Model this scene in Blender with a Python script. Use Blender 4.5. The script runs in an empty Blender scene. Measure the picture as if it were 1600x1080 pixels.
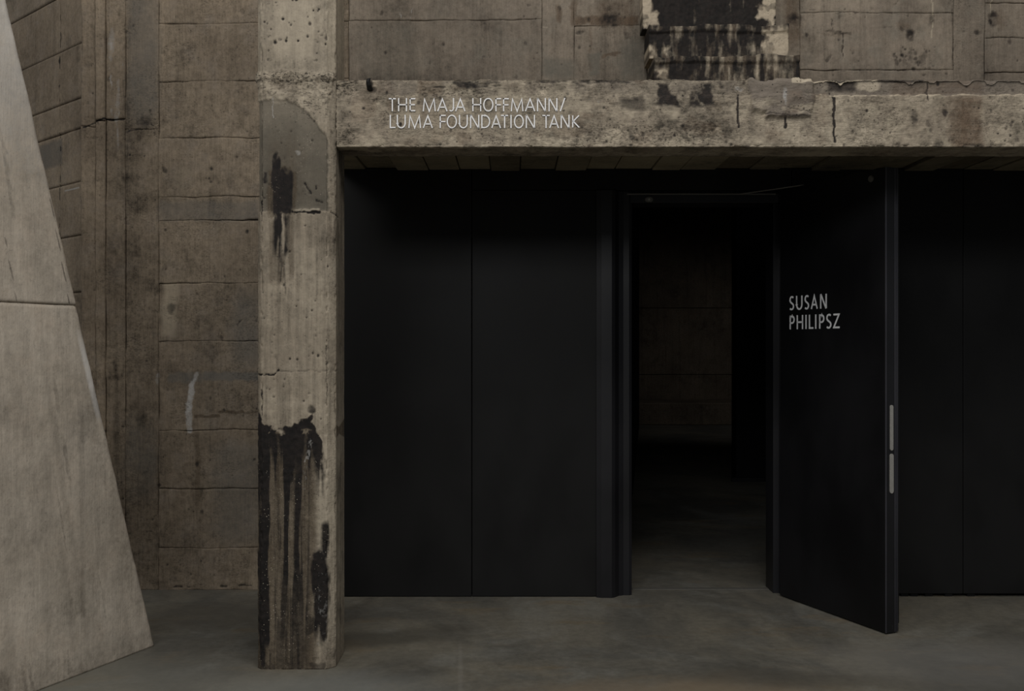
import bpy, bmesh, math, random
import numpy as np
from mathutils import Vector

# ------------------------------------------------------------------ camera, world, lights, exposure
SC = bpy.context.scene
COL = SC.collection
F = 1525.0                      # focal length in pixels of a 1600 px wide frame
EYE = 1.69
cam_d = bpy.data.cameras.new('camera')
cam_d.sensor_width = 36.0
cam_d.lens = F / 1600.0 * 36.0
cam_d.clip_end = 200
cam = bpy.data.objects.new('camera', cam_d)
cam.location = (0, 0, EYE)
cam.rotation_euler = (math.radians(90), 0, 0)
COL.objects.link(cam)
SC.camera = cam

w = bpy.data.worlds.new('world')
SC.world = w
w.use_nodes = True
w.node_tree.nodes['Background'].inputs['Color'].default_value = (0.90, 0.95, 1.0, 1)
w.node_tree.nodes['Background'].inputs['Strength'].default_value = 0.14

def area(name, loc, aim, sx, sy, power, color):
    d = bpy.data.lights.new(name, 'AREA')
    d.shape = 'RECTANGLE'; d.size = sx; d.size_y = sy; d.energy = power; d.color = color
    o = bpy.data.objects.new(name, d)
    o.location = loc
    o.rotation_euler = (Vector(aim) - Vector(loc)).to_track_quat('-Z', 'Y').to_euler()
    COL.objects.link(o)
    return o

area('hall_and_fill_lamp', (1.6, 0.9, 7.9), (0.0, 5.6, 1.6), 5.0, 3.0, 270, (1.0, 0.945, 0.88))
area('hall_and_fill_lamp', (-6.0, 1.6, 7.6), (-1.5, 6.5, 1.6), 3.0, 3.0, 150, (1.0, 0.965, 0.92))  # added fill on the left to brighten the angled wall
area('hall_and_fill_lamp', (-2.4, -3.6, 5.5), (0.4, 6.4, 1.7), 6.0, 1.6, 305, (0.98, 0.975, 0.96))

SC.view_settings.view_transform = 'Standard'
SC.view_settings.look = 'None'
SC.view_settings.gamma = 1.0
SC.view_settings.use_curve_mapping = False
SC.view_settings.exposure = -0.28

# ------------------------------------------------------------------ helpers
def PX(px, Y): return (px - 800.0) / F * Y
def PZ(py, Y): return EYE - (py - 540.0) / F * Y

def lin(v):
    v /= 255.0
    return v / 12.92 if v <= 0.04045 else ((v + 0.055) / 1.055) ** 2.4
def C(r, g, b, k=2.5):
    return (min(lin(r) * k, .9), min(lin(g) * k, .9), min(lin(b) * k, .9), 1)

_rng = np.random.RandomState(7)
_TAB = _rng.rand(32, 256, 256).astype(np.float32)
def vnoise(U, V, s, seed=0, sv=None):
    sv = s if sv is None else sv
    x = U / s; y = V / sv
    xi = np.floor(x).astype(np.int64); yi = np.floor(y).astype(np.int64)
    fx = (x - xi).astype(np.float32); fy = (y - yi).astype(np.float32)
    fx = fx * fx * (3 - 2 * fx); fy = fy * fy * (3 - 2 * fy)
    T = _TAB[seed % 32]
    a = T[yi & 255, xi & 255]; b = T[yi & 255, (xi + 1) & 255]
    c = T[(yi + 1) & 255, xi & 255]; d = T[(yi + 1) & 255, (xi + 1) & 255]
    return (a * (1 - fx) + b * fx) * (1 - fy) + (c * (1 - fx) + d * fx) * fy
def fbm(U, V, s, o=4, seed=0, sv=None):
    sv = s if sv is None else sv
    t = 0; a = .5; n = 0
    for k in range(o):
        t = t + a * vnoise(U, V, s / 2 ** k, seed + k, sv / 2 ** k); n += a; a *= .5
    return t / n
def ss(x, a, b):
    t = np.clip((x - a) / (b - a), 0, 1)
    return t * t * (3 - 2 * t)
def box(U, V, x0, x1, y0, y1, s=4, sy=None):
    sy = s if sy is None else sy
    return ss(U, x0 - s, x0 + s) * (1 - ss(U, x1 - s, x1 + s)) * ss(V, y0 - sy, y0 + sy) * (1 - ss(V, y1 - sy, y1 + sy))
def ell(U, V, cx, cy, rx, ry, soft=.5):
    r = np.sqrt(((U - cx) / rx) ** 2 + ((V - cy) / ry) ** 2)
    return 1 - ss(r, 1 - soft, 1 + soft)
def seg(U, V, x0, y0, x1, y1, wd):
    dx, dy = x1 - x0, y1 - y0
    t = np.clip(((U - x0) * dx + (V - y0) * dy) / (dx * dx + dy * dy + 1e-9), 0, 1)
    d = np.hypot(U - x0 - t * dx, V - y0 - t * dy)
    return 1 - ss(d, wd * .5, wd * 1.2)
def warp(U, V, amp, s, seed=0):
    return U + (fbm(U, V, s, 3, seed) - .5) * 2 * amp, V + (fbm(U, V, s, 3, seed + 9) - .5) * 2 * amp
def pinholes(U, V, n, x0, x1, y0, y1, r0, r1, seed):
    g = np.random.RandomState(seed); out = np.zeros(U.shape, np.float32)
    um, uM, vm, vM = U.min() - 4, U.max() + 4, V.min() - 4, V.max() + 4
    for i in range(n):
        cx, cy, r, e, a = g.uniform(x0, x1), g.uniform(y0, y1), r0 + (r1 - r0) * g.rand() ** 2.5, g.uniform(.7, 1.5), g.uniform(.5, 1)
        if um < cx < uM and vm < cy < vM:
            out = np.maximum(out, a * ell(U, V, cx, cy, r, r * e, .6))
    return out
def mx(*a):
    r = a[0]
    for b in a[1:]: r = np.maximum(r, b)
    return r

MASKS = ('soot', 'rust', 'lime', 'patch', 'pale', 'tone', 'pits', 'speck')

def mesh_obj(name, verts, faces, mat, parent=None, smooth=False):
    me = bpy.data.meshes.new(name)
    me.from_pydata([tuple(v) for v in verts], [], faces)
    me.materials.append(mat)
    if smooth:
        me.polygons.foreach_set('use_smooth', [True] * len(me.polygons))
    me.update()
    o = bpy.data.objects.new(name, me)
    COL.objects.link(o)
    if parent is not None: put(o, parent)
    return o

def put(o, parent):
    """parent while the mesh keeps its world coordinates"""
    o.parent = parent
    p = parent; off = Vector((0, 0, 0))
    while p is not None:
        off += p.location; p = p.parent
    if o.type == 'MESH' and off.length > 0:
        o.data.transform(__import__('mathutils').Matrix.Translation(-off))

def empty(name, loc):
    o = bpy.data.objects.new(name, None)
    o.location = loc; o.empty_display_size = .1
    COL.objects.link(o)
    return o

def tag(o, label=None, cat=None, group=None, kind=None):
    if label: o['label'] = label
    if cat: o['category'] = cat
    if group: o['group'] = group
    if kind: o['kind'] = kind
    return o

def grid_obj(name, P, masks, mat, back, parent=None, smooth=True):
    """P: (nz, nu, 3) front positions; back: (3,) offset for the closing skirt or None"""
    nz, nu = P.shape[:2]
    V = P.reshape(-1, 3)
    idx = np.arange(nz * nu).reshape(nz, nu)
    q = np.stack([idx[:-1, :-1], idx[:-1, 1:], idx[1:, 1:], idx[1:, :-1]], -1).reshape(-1, 4)
    ring = None
    if back is not None:
        ring = np.concatenate([idx[0, :], idx[1:, -1], idx[-1, -2::-1], idx[-2:0:-1, 0]])
        nb = len(ring)
        V = np.concatenate([V, V[ring] + np.asarray(back)[None, :]])
        rb = nz * nu + np.arange(nb)
        q2 = np.stack([ring, rb, np.roll(rb, -1), np.roll(ring, -1)], -1)
        q = np.concatenate([q, q2])
    me = bpy.data.meshes.new(name)
    nv, nf = len(V), len(q)
    me.vertices.add(nv)
    me.vertices.foreach_set('co', V.astype(np.float32).ravel())
    extra = len(ring) if ring is not None else 0
    me.loops.add(nf * 4 + extra)
    li = q.ravel()
    if extra: li = np.concatenate([li, rb[::-1]])
    me.loops.foreach_set('vertex_index', li.astype(np.int32))
    me.polygons.add(nf + (1 if extra else 0))
    ls = np.arange(nf) * 4
    if extra: ls = np.append(ls, nf * 4)
    me.polygons.foreach_set('loop_start', ls.astype(np.int32))
    if smooth:
        sm = np.zeros(len(ls), dtype=bool); sm[:(nz - 1) * (nu - 1)] = True
        me.polygons.foreach_set('use_smooth', sm)
    me.update(calc_edges=True)
    me.validate()
    for k in MASKS:
        if masks is None or k not in masks: continue
        a = me.attributes.new(k, 'FLOAT', 'POINT')
        m = np.broadcast_to(masks[k], (nz, nu)).ravel()
        if ring is not None: m = np.concatenate([m, m[ring]])
        a.data.foreach_set('value', m.astype(np.float32))
    me.materials.append(mat)
    o = bpy.data.objects.new(name, me)
    COL.objects.link(o)
    if parent is not None: put(o, parent)
    return o

def box_mesh(x0, x1, y0, y1, z0, z1, bev=0.0):
    bm = bmesh.new()
    bmesh.ops.create_cube(bm, size=1)
    for v in bm.verts:
        v.co = Vector(((x0 + x1) / 2 + v.co.x * (x1 - x0), (y0 + y1) / 2 + v.co.y * (y1 - y0), (z0 + z1) / 2 + v.co.z * (z1 - z0)))
    if bev > 0:
        bmesh.ops.bevel(bm, geom=bm.edges[:], offset=bev, segments=2, profile=.5, affect='EDGES')
    return bm
def bm_obj(name, bm, mat, parent=None):
    me = bpy.data.meshes.new(name)
    bm.normal_update(); bm.to_mesh(me); bm.free()
    me.materials.append(mat)
    o = bpy.data.objects.new(name, me)
    COL.objects.link(o)
    if parent is not None: put(o, parent)
    return o
def bx(name, x0, x1, y0, y1, z0, z1, mat, parent=None, bev=.003):
    return bm_obj(name, box_mesh(x0, x1, y0, y1, z0, z1, bev), mat, parent)
def prism(name, prof, z0, z1, mat, parent=None):
    n = len(prof)
    v = [(x, y, z0) for x, y in prof] + [(x, y, z1) for x, y in prof]
    f = [(i, (i + 1) % n, n + (i + 1) % n, n + i) for i in range(n)] + [tuple(range(n))[::-1], tuple(range(n, 2 * n))]
    o = mesh_obj(name, v, f, mat, None)
    bm = bmesh.new(); bm.from_mesh(o.data); bmesh.ops.recalc_face_normals(bm, faces=bm.faces[:]); bm.to_mesh(o.data); bm.free()
    if parent is not None: put(o, parent)
    return o

# ------------------------------------------------------------------ materials
class NB:
    def __init__(s, name):
        s.m = bpy.data.materials.new(name); s.m.use_nodes = True
        s.t = s.m.node_tree; s.b = s.t.nodes['Principled BSDF']
        s.pos = s.t.nodes.new('ShaderNodeNewGeometry').outputs['Position']
    def n(s, ty, ins=None, **kw):
        nd = s.t.nodes.new(ty)
        for k, v in kw.items(): setattr(nd, k, v)
        for k, v in (ins or {}).items(): s.set(nd.inputs[k], v)
        return nd
    def set(s, sock, v):
        if hasattr(v, 'is_linked') or isinstance(v, bpy.types.NodeSocket): s.t.links.new(v, sock)
        else: sock.default_value = v
    def map(s, sc, rot=(0, 0, 0)):
        return s.n('ShaderNodeMapping', {'Vector': s.pos, 'Scale': sc, 'Rotation': rot}).outputs[0]
    def noise(s, sc=1.0, scale=1.0, detail=4, rough=.55, vec=None, dist=0.0):
        v = vec if vec is not None else (s.map(sc) if isinstance(sc, tuple) else s.pos)
        k = scale if isinstance(sc, tuple) else sc
        return s.n('ShaderNodeTexNoise', {'Vector': v, 'Scale': k, 'Detail': detail, 'Roughness': rough, 'Distortion': dist}).outputs['Fac']
    def vor(s, sc, feature='F1', vec=None):
        return s.n('ShaderNodeTexVoronoi', {'Vector': vec if vec is not None else s.pos, 'Scale': sc}, feature=feature).outputs['Distance']
    def math(s, op, a, b=0.0, c=0.0):
        nd = s.n('ShaderNodeMath', {0: a, 1: b, 2: c}, operation=op); return nd.outputs[0]
    def rng(s, x, a, b, c=0.0, d=1.0, smooth=True):
        return s.n('ShaderNodeMapRange', {'Value': x, 'From Min': a, 'From Max': b, 'To Min': c, 'To Max': d},
                   interpolation_type='SMOOTHSTEP' if smooth else 'LINEAR').outputs['Result']
    def mix(s, f, a, b, mode='MIX'):
        nd = s.n('ShaderNodeMix', data_type='RGBA', blend_type=mode, clamp_factor=True)
        s.set(nd.inputs[0], f); s.set(nd.inputs[6], a); s.set(nd.inputs[7], b)
        return nd.outputs[2]
    def attr(s, name):
        return s.n('ShaderNodeAttribute', attribute_name=name, attribute_type='GEOMETRY').outputs['Fac']
    def bump(s, h, strength, dist=.01, prev=None):
        nd = s.n('ShaderNodeBump', {'Height': h, 'Strength': strength, 'Distance': dist})
        if prev is not None: s.t.links.new(prev, nd.inputs['Normal'])
        return nd.outputs[0]

def concrete(name, dark, light, other, grain='v', pit=.5, rough=.85, bump=.3, grime=1.0, streak=.5, contrast=1.0,
             soot=(0.0105, 0.0098, 0.0100, 1), rust=(0.098, 0.071, 0.045, 1), lime=C(118, 117, 115), patch=C(74, 72, 65), pale=C(140, 132, 116)):
    b = NB(name)
    n1 = b.noise(1.3, detail=6, rough=.6)
    n2 = b.noise(7.0, detail=6, rough=.65)
    n3 = b.noise(38.0, detail=5, rough=.7)
    n4 = b.noise(170.0, detail=2, rough=.6)
    if grain == 'v':  st = b.noise((20, 20, .9), 1.0, 6, .65); fine = b.noise((110, 110, 9), 1.0, 3, .6)
    elif grain == 'h': st = b.noise((2.2, 4, 22), 1.0, 6, .65); fine = b.noise((22, 30, 130), 1.0, 3, .6)
    else: st = b.noise(4.0, detail=4); fine = n4
    c = b.mix(b.rng(n1, .32, .68), dark, light)
    c = b.mix(b.rng(n2, .45, .72, 0, .6), c, other)
    c = b.mix(b.rng(st, .38, .62, -streak, streak * .0), c, c)
    # value modulation (grime in the pores and along the board grain)
    val = b.math('ADD', b.math('MULTIPLY', b.math('SUBTRACT', n3, .5), 1.1 * contrast), b.math('MULTIPLY', b.math('SUBTRACT', st, .5), 1.5 * streak))
    val = b.math('ADD', val, b.math('MULTIPLY', b.math('SUBTRACT', fine, .5), .55 * contrast))
    val = b.math('ADD', val, b.math('MULTIPLY', b.math('SUBTRACT', n2, .5), .7 * contrast))
    val = b.math('ADD', val, b.math('MULTIPLY', b.attr('tone'), 1.0))
    g1 = b.noise(3.3, detail=9, rough=.72)
    g2 = b.noise((9, 9, .5) if grain != 'h' else (3, 9, 5), 1.0, 6, .68)
    val = b.math('ADD', val, b.math('MULTIPLY', b.rng(g1, .5, .72), -.42 * grime))
    val = b.math('ADD', val, b.math('MULTIPLY', b.rng(g2, .52, .74), -.34 * grime))
    val = b.math('ADD', val, b.math('MULTIPLY', b.rng(b.noise(75.0, detail=3, rough=.75), .56, .72), -.42 * contrast))
    val = b.math('MAXIMUM', b.math('ADD', val, 1.0), .15)
    gray = b.n('ShaderNodeCombineColor', {0: val, 1: val, 2: val}).outputs[0]
    c = b.mix(1.0, c, gray, 'MULTIPLY')
    def grow(a, noise, k=.7, mod=.5, nm=None):
        g = b.math('MULTIPLY_ADD', b.attr(a), 1 + k, b.math('MULTIPLY', b.rng(noise, .25, .75, 0, 1, False), -k))
        g = b.math('MINIMUM', b.math('MAXIMUM', g, 0.0), 1.0)
        return b.math('MULTIPLY', g, b.rng(nm if nm is not None else n3, .3, .7, 1 - mod, 1.0, False))
    nA = b.math('ADD', b.math('MULTIPLY', n3, .6), b.math('MULTIPLY', n2, .4))
    nS = b.math('ADD', b.math('MULTIPLY', n3, .45), b.math('MULTIPLY', st, .55))
    nM = b.math('ADD', b.math('MULTIPLY', n4, .35), b.math('MULTIPLY', st, .65))
    c = b.mix(grow('patch', nA, .3, .3, n2), c, b.mix(b.rng(n1, .35, .65), patch, b.mix(.5, patch, other)))
    c = b.mix(grow('pale', nA, .5, .3), c, b.mix(n2, pale, b.mix(.5, pale, light)))
    c = b.mix(grow('rust', nS, .6, .45, nM), c, b.mix(b.rng(nM, .38, .62), rust, tuple(x * .45 for x in rust[:3]) + (1,)))
    c = b.mix(grow('soot', nS, .6, .03, nA), c, b.mix(b.rng(nA, .4, .62), soot, tuple(x * f for x, f in zip(soot[:3], (2.2, 1.9, 1.7))) + (1,)))
    c = b.mix(grow('lime', n3, .8, .4, n4), c, lime)
    sv = b.vor(70.0)
    spk = b.math('MULTIPLY', b.rng(sv, .10, .2, 1, 0), b.rng(b.noise(9.0, detail=4), .48, .62))
    c = b.mix(b.math('MULTIPLY', spk, b.attr('speck')), c, pale)
    # small pits
    pv = b.vor(55.0); pm = b.math('MULTIPLY', b.rng(pv, .10, .22, 1, 0), b.rng(b.noise(6.0, detail=3), .52, .66))
    pv2 = b.vor(24.0); pm2 = b.math('MULTIPLY', b.rng(pv2, .06, .13, 1, 0), b.rng(b.noise(3.1, detail=3), .42, .6))
    pits = b.math('MULTIPLY', b.math('MAXIMUM', pm, pm2), pit)
    hp = b.math('MULTIPLY', b.attr('pits'), b.rng(b.noise((60, 60, 110), 1.0, 3, .6), .5, .62))
    pits = b.math('MAXIMUM', pits, hp)
    c = b.mix(pits, c, b.mix(.8, c, (0.012, 0.01, 0.009, 1)))
    b.set(b.b.inputs['Base Color'], c)
    b.b.inputs['Roughness'].default_value = rough
    b.b.inputs['Specular IOR Level'].default_value = .25
    h = b.math('ADD', b.math('MULTIPLY', n3, .9), b.math('MULTIPLY', fine, .5))
    h = b.math('ADD', h, b.math('MULTIPLY', pits, -1.4))
    b.set(b.b.inputs['Normal'], b.bump(h, bump, .012))
    return b.m

M = {}
M['column'] = concrete('column_concrete', C(88, 81, 71), C(112, 105, 93), C(97, 91, 81), 'v', pit=.5, streak=.5, contrast=.95, patch=C(55, 52, 46), pale=C(118, 111, 99))
M['beam'] = concrete('beam_concrete', C(80, 73, 64), C(110, 103, 91), C(66, 61, 54), 'h', pit=.9, streak=.14, bump=.5, contrast=1.4, grime=1.3,
                     patch=C(80, 74, 68), soot=(0.018, .0165, .016, 1), rust=C(72, 58, 46), pale=C(126, 118, 104))
M['wall'] = concrete('wall_concrete', C(75, 67, 57), C(92, 83, 71), C(75, 69, 62), 'v', pit=.45, streak=.25, contrast=1.05, patch=C(63, 62, 59))
M['upper'] = concrete('upper_wall_concrete', C(71, 65, 58), C(87, 80, 71), C(66, 63, 57), 'v', pit=.3, streak=.35, contrast=.85,
                      rust=C(60, 47, 35), patch=C(60, 59, 54), soot=(.016, .014, .013, 1))
M['pier'] = concrete('pier_concrete', C(92, 85, 74), C(116, 108, 95), C(88, 79, 66), 'v', pit=.6, streak=.4, rust=C(62, 51, 41), pale=C(122, 113, 99))
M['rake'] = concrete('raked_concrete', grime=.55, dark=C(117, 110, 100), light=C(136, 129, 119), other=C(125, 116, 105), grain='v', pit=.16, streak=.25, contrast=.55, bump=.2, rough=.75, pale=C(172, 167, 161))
M['soffit'] = concrete('soffit_concrete', C(84, 78, 65), C(104, 97, 81), C(92, 83, 66), 'n', pit=.3, contrast=.6)

def floor_mat():
    b = NB('polished_concrete_floor')
    n1 = b.noise((.8, .75, 1), 1.0, 6, .6, dist=.8)
    n2 = b.noise((1.5, 1.3, 1), 1.0, 7, .62, dist=1.0)
    n3 = b.noise(26.0, detail=5, rough=.7)
    n4 = b.noise((12, 10, 1), 1.0, 6, .7)
    c = b.mix(b.rng(n1, .36, .64), C(58, 57, 53), C(76, 73, 65))
    c = b.mix(b.rng(n2, .48, .7, 0, .55), c, C(80, 80, 76))
    c = b.mix(b.rng(b.noise((1.1, 2.6, 1), 1.3, 4, .6), .55, .72, 0, .5), c, C(76, 66, 50))
    c = b.mix(b.rng(b.noise((1.6, 1.9, 1), .8, 6, .62, dist=1.2), .58, .74, 0, .55), c, C(42, 40, 36))
    val = b.math('ADD', b.math('MULTIPLY', b.math('SUBTRACT', n3, .5), .75), b.math('MULTIPLY', b.math('SUBTRACT', n4, .5), .65))
    val = b.math('ADD', val, 1.0)
    c = b.mix(1.0, c, b.n('ShaderNodeCombineColor', {0: val, 1: val, 2: val}).outputs[0], 'MULTIPLY')
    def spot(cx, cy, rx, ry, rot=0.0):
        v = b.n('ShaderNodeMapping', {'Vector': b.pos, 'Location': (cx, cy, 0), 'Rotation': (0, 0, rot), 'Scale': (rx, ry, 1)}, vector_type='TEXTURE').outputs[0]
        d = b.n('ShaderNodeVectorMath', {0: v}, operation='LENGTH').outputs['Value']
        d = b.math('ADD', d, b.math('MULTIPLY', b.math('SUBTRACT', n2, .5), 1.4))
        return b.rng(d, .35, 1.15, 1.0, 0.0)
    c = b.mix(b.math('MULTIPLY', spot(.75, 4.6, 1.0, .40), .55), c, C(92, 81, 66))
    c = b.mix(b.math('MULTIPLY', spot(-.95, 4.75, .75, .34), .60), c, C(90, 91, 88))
    c = b.mix(b.math('MULTIPLY', spot(-1.95, 4.9, .9, .45), .40), c, C(84, 84, 79))  # lit floor in front of the soft shadow, painted lighter
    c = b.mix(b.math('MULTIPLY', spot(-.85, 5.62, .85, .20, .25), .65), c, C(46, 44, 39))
    c = b.mix(b.math('MULTIPLY', spot(-1.9, 6.1, .9, .35), .45), c, C(54, 51, 45))  # soft shadow near the left wall, painted into the floor colour
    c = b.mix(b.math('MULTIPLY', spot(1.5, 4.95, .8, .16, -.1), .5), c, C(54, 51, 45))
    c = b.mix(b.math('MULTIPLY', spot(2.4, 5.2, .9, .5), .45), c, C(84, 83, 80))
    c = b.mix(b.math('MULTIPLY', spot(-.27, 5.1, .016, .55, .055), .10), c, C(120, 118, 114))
    # hairline cracks
    cr = b.vor(.9, 'DISTANCE_TO_EDGE', b.n('ShaderNodeMix', {0: .12}, data_type='VECTOR').outputs[1])
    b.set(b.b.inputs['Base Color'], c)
    b.set(b.b.inputs['Roughness'], b.rng(n2, .3, .7, .5, .72))
    b.b.inputs['Specular IOR Level'].default_value = .3
    b.set(b.b.inputs['Normal'], b.bump(n3, .08, .01))
    return b.m
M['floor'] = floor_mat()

def black_mat(name, col, rough=.5, spec=.3, scuff=0.0, var=.25):
    b = NB(name)
    n = b.noise((2, 2, 1.2), 1.0, 4, .5)
    c = b.mix(b.rng(n, .35, .65), tuple(x * (1 - var) for x in col[:3]) + (1,), tuple(x * (1 + var) for x in col[:3]) + (1,))
    if scuff > 0:
        s = b.math('MULTIPLY', b.rng(b.noise((90, 90, 30), 1.0, 3, .6), .72, .76), scuff)
        c = b.mix(s, c, C(70, 70, 74, 1.5))
    b.set(b.b.inputs['Base Color'], c)
    b.set(b.b.inputs['Roughness'], b.rng(n, .3, .7, rough - .06, rough + .06))
    b.b.inputs['Specular IOR Level'].default_value = spec
    b.set(b.b.inputs['Normal'], b.bump(b.noise(2.2, detail=2), .05, .05))
    return b.m
M['black'] = black_mat('black_painted_panel', (.0100, .0100, .0101), .55, .2)
M['leaf'] = black_mat('black_door_paint', (.0070, .0070, .0080), .45, .28, scuff=.08)
M['edge'] = black_mat('black_door_edge', (.012, .012, .014), .4, .4, scuff=.6)
M['frame'] = black_mat('black_frame_paint', (.0120, .0120, .0142), .42, .4)
M['edge_highlight'] = black_mat('edge_highlight_grey', (.055, .055, .066), .4, .5, scuff=.5)  # lighter grey that draws highlight lines along the leaf edge
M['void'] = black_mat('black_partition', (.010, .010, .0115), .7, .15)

def plain(name, col, rough=.5, metal=0.0, spec=.4):
    b = NB(name)
    n = b.noise(40.0, detail=3)
    b.set(b.b.inputs['Base Color'], b.mix(n, tuple(x * .8 for x in col[:3]) + (1,), tuple(min(1, x * 1.2) for x in col[:3]) + (1,)))
    b.b.inputs['Roughness'].default_value = rough
    b.b.inputs['Metallic'].default_value = metal
    b.b.inputs['Specular IOR Level'].default_value = spec
    return b.m
M['steel'] = plain('brushed_steel', (.40, .39, .36), .5, .3)
M['dull_metal'] = plain('dull_aluminium', (.16, .155, .14), .5, .3)
M['letter_beam'] = plain('pale_grey_vinyl', (.84, .85, .88), .6)
M['letter_door'] = plain('white_vinyl', (.88, .90, .95), .6)
M['putty'] = plain('black_tar', (.006, .006, .006), .6)

# ------------------------------------------------------------------ floor
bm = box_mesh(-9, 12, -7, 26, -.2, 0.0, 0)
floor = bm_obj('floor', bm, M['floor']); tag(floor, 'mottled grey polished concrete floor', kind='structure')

# ------------------------------------------------------------------ back wall (cast concrete, board-marked lifts)
YW = 6.75
wall = bx('wall_back', PX(132, 6.8), PX(985, 6.57) - .02, 6.80, 6.95, 0, 6.4, M['wall'], None, 0)
tag(wall, 'brown board-marked concrete wall behind the square column', kind='structure')

def plane_masks_left(U, V):
    u, v = warp(U, V, 6, 30, 1)
    u2, v2 = warp(U, V, 3, 9, 4)
    soot = mx(.3 * seg(u2, v2, 248, 128, 290, 128, 2), .5 * ell(u, v, 226, 190, 14, 9, .5),
              .85 * seg(u2, v2, 130, 198, 165, 186, 1.8), .85 * seg(u2, v2, 165, 186, 195, 187, 1.6), .7 * seg(u2, v2, 197, 205, 222, 201, 1.6),
              .6 * ell(u2, v2, 258, 265, 4, 5), .7 * ell(u2, v2, 331, 265, 3, 3), .6 * ell(u2, v2, 330, 284, 3, 2.4),
              .5 * ell(u2, v2, 365, 558, 4, 3), .55 * ell(u2, v2, 267, 483, 7, 10, .4), .6 * seg(u2, v2, 371, 508, 378, 500, 2),
              .7 * seg(u2, v2, 250, 917, 405, 916, 2.2) * (fbm(U, V, 14, 2, 5) > .5), .45 * ell(u2, v2, 379, 18, 5, 5, .3))
    rust = mx(.8 * seg(u2, v2, 305, 651, 342, 650, 3), .8 * seg(u2, v2, 342, 645, 380, 643, 2.6), .6 * seg(u2, v2, 380, 645, 404, 643, 2.5),
              .55 * box(u, v, 303, 313, 674, 800, 3, 20), .5 * box(u, v, 386, 396, 671, 684, 4, 4),
              .35 * box(U, V, 147, 152, 150, 420, 2, 60) , .3 * ss(fbm(U, V, 60, 4, 12), .52, .75) * ss(V, 560, 760),
              .6 * ell(u, v, 300, 838, 7, 6, .7) * .5)
    lime = mx(.7 * seg(u2, v2, 300, 600, 295, 640, 6) * (.5 + fbm(U, V, 5, 3, 2, 9)), .6 * seg(u2, v2, 295, 640, 297, 672, 6), .5 * seg(u2, v2, 308, 584, 300, 606, 4),
              .55 * seg(u2, v2, 174, 50, 176, 275, 2.2) * ss(fbm(U, V, 12, 3, 3, 50), .4, .6), .4 * ell(u, v, 172, 70, 6, 30),
              .35 * box(u, v, 178, 192, 90, 250, 4) * ss(fbm(U, V, 8, 3, 6, 70), .5, .65), .35 * ell(u2, v2, 245, 592, 4, 10))
    patch = mx(.85 * box(u2, v2, 318, 420, 581, 595, 2.5), .6 * box(u2, v2, 262, 320, 582, 598, 3), .6 * box(u, v, 248, 410, 314, 346, 10, 5),
               .75 * box(u, v, 198, 248, -40, 190, 12, 30) * (.6 + .6 * fbm(U, V, 40, 4, 8)), .6 * box(u, v, 360, 410, 455, 580, 20, 30),
               .5 * box(u, v, 330, 410, 690, 850, 26, 20), .45 * box(u, v, 195, 245, 640, 780, 10, 40) * fbm(U, V, 30, 3, 2) * 1.6)
    pale = .4 * box(u, v, 252, 280, 440, 530, 8) + .25 * ell(u, v, 285, 280, 20, 25)
    tone = (fbm(U, V, 70, 4, 20) - .5) * .35 - .05 * ss(V, 560, 720) + .06 * box(U, V, 195, 200, 330, 640, 3) * 1.0
    tone = tone + (fbm(U, V, 26, 4, 17, 300) - .5) * .3
    tone = tone + .10 * (1 - ss(U, 164, 168)) * ss(U, 148, 152) * (1 - ss(V, 180, 200))
    tone = tone + (vnoise(U, V, 26, 15, 1200) - .5) * .16
    pits = .55 * (vnoise(U, V, 40, 18) > .62) * fbm(U, V, 20, 3, 19) + .5 * box(u2, v2, 195, 250, 186, 210, 4)
    soot = mx(soot, .75 * pinholes(U, V, 90, 130, 410, -30, 900, 1.6, 3.6, 5))
    return dict(soot=soot, rust=rust, lime=lime, patch=patch, pale=pale, tone=tone, pits=pits)

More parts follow.
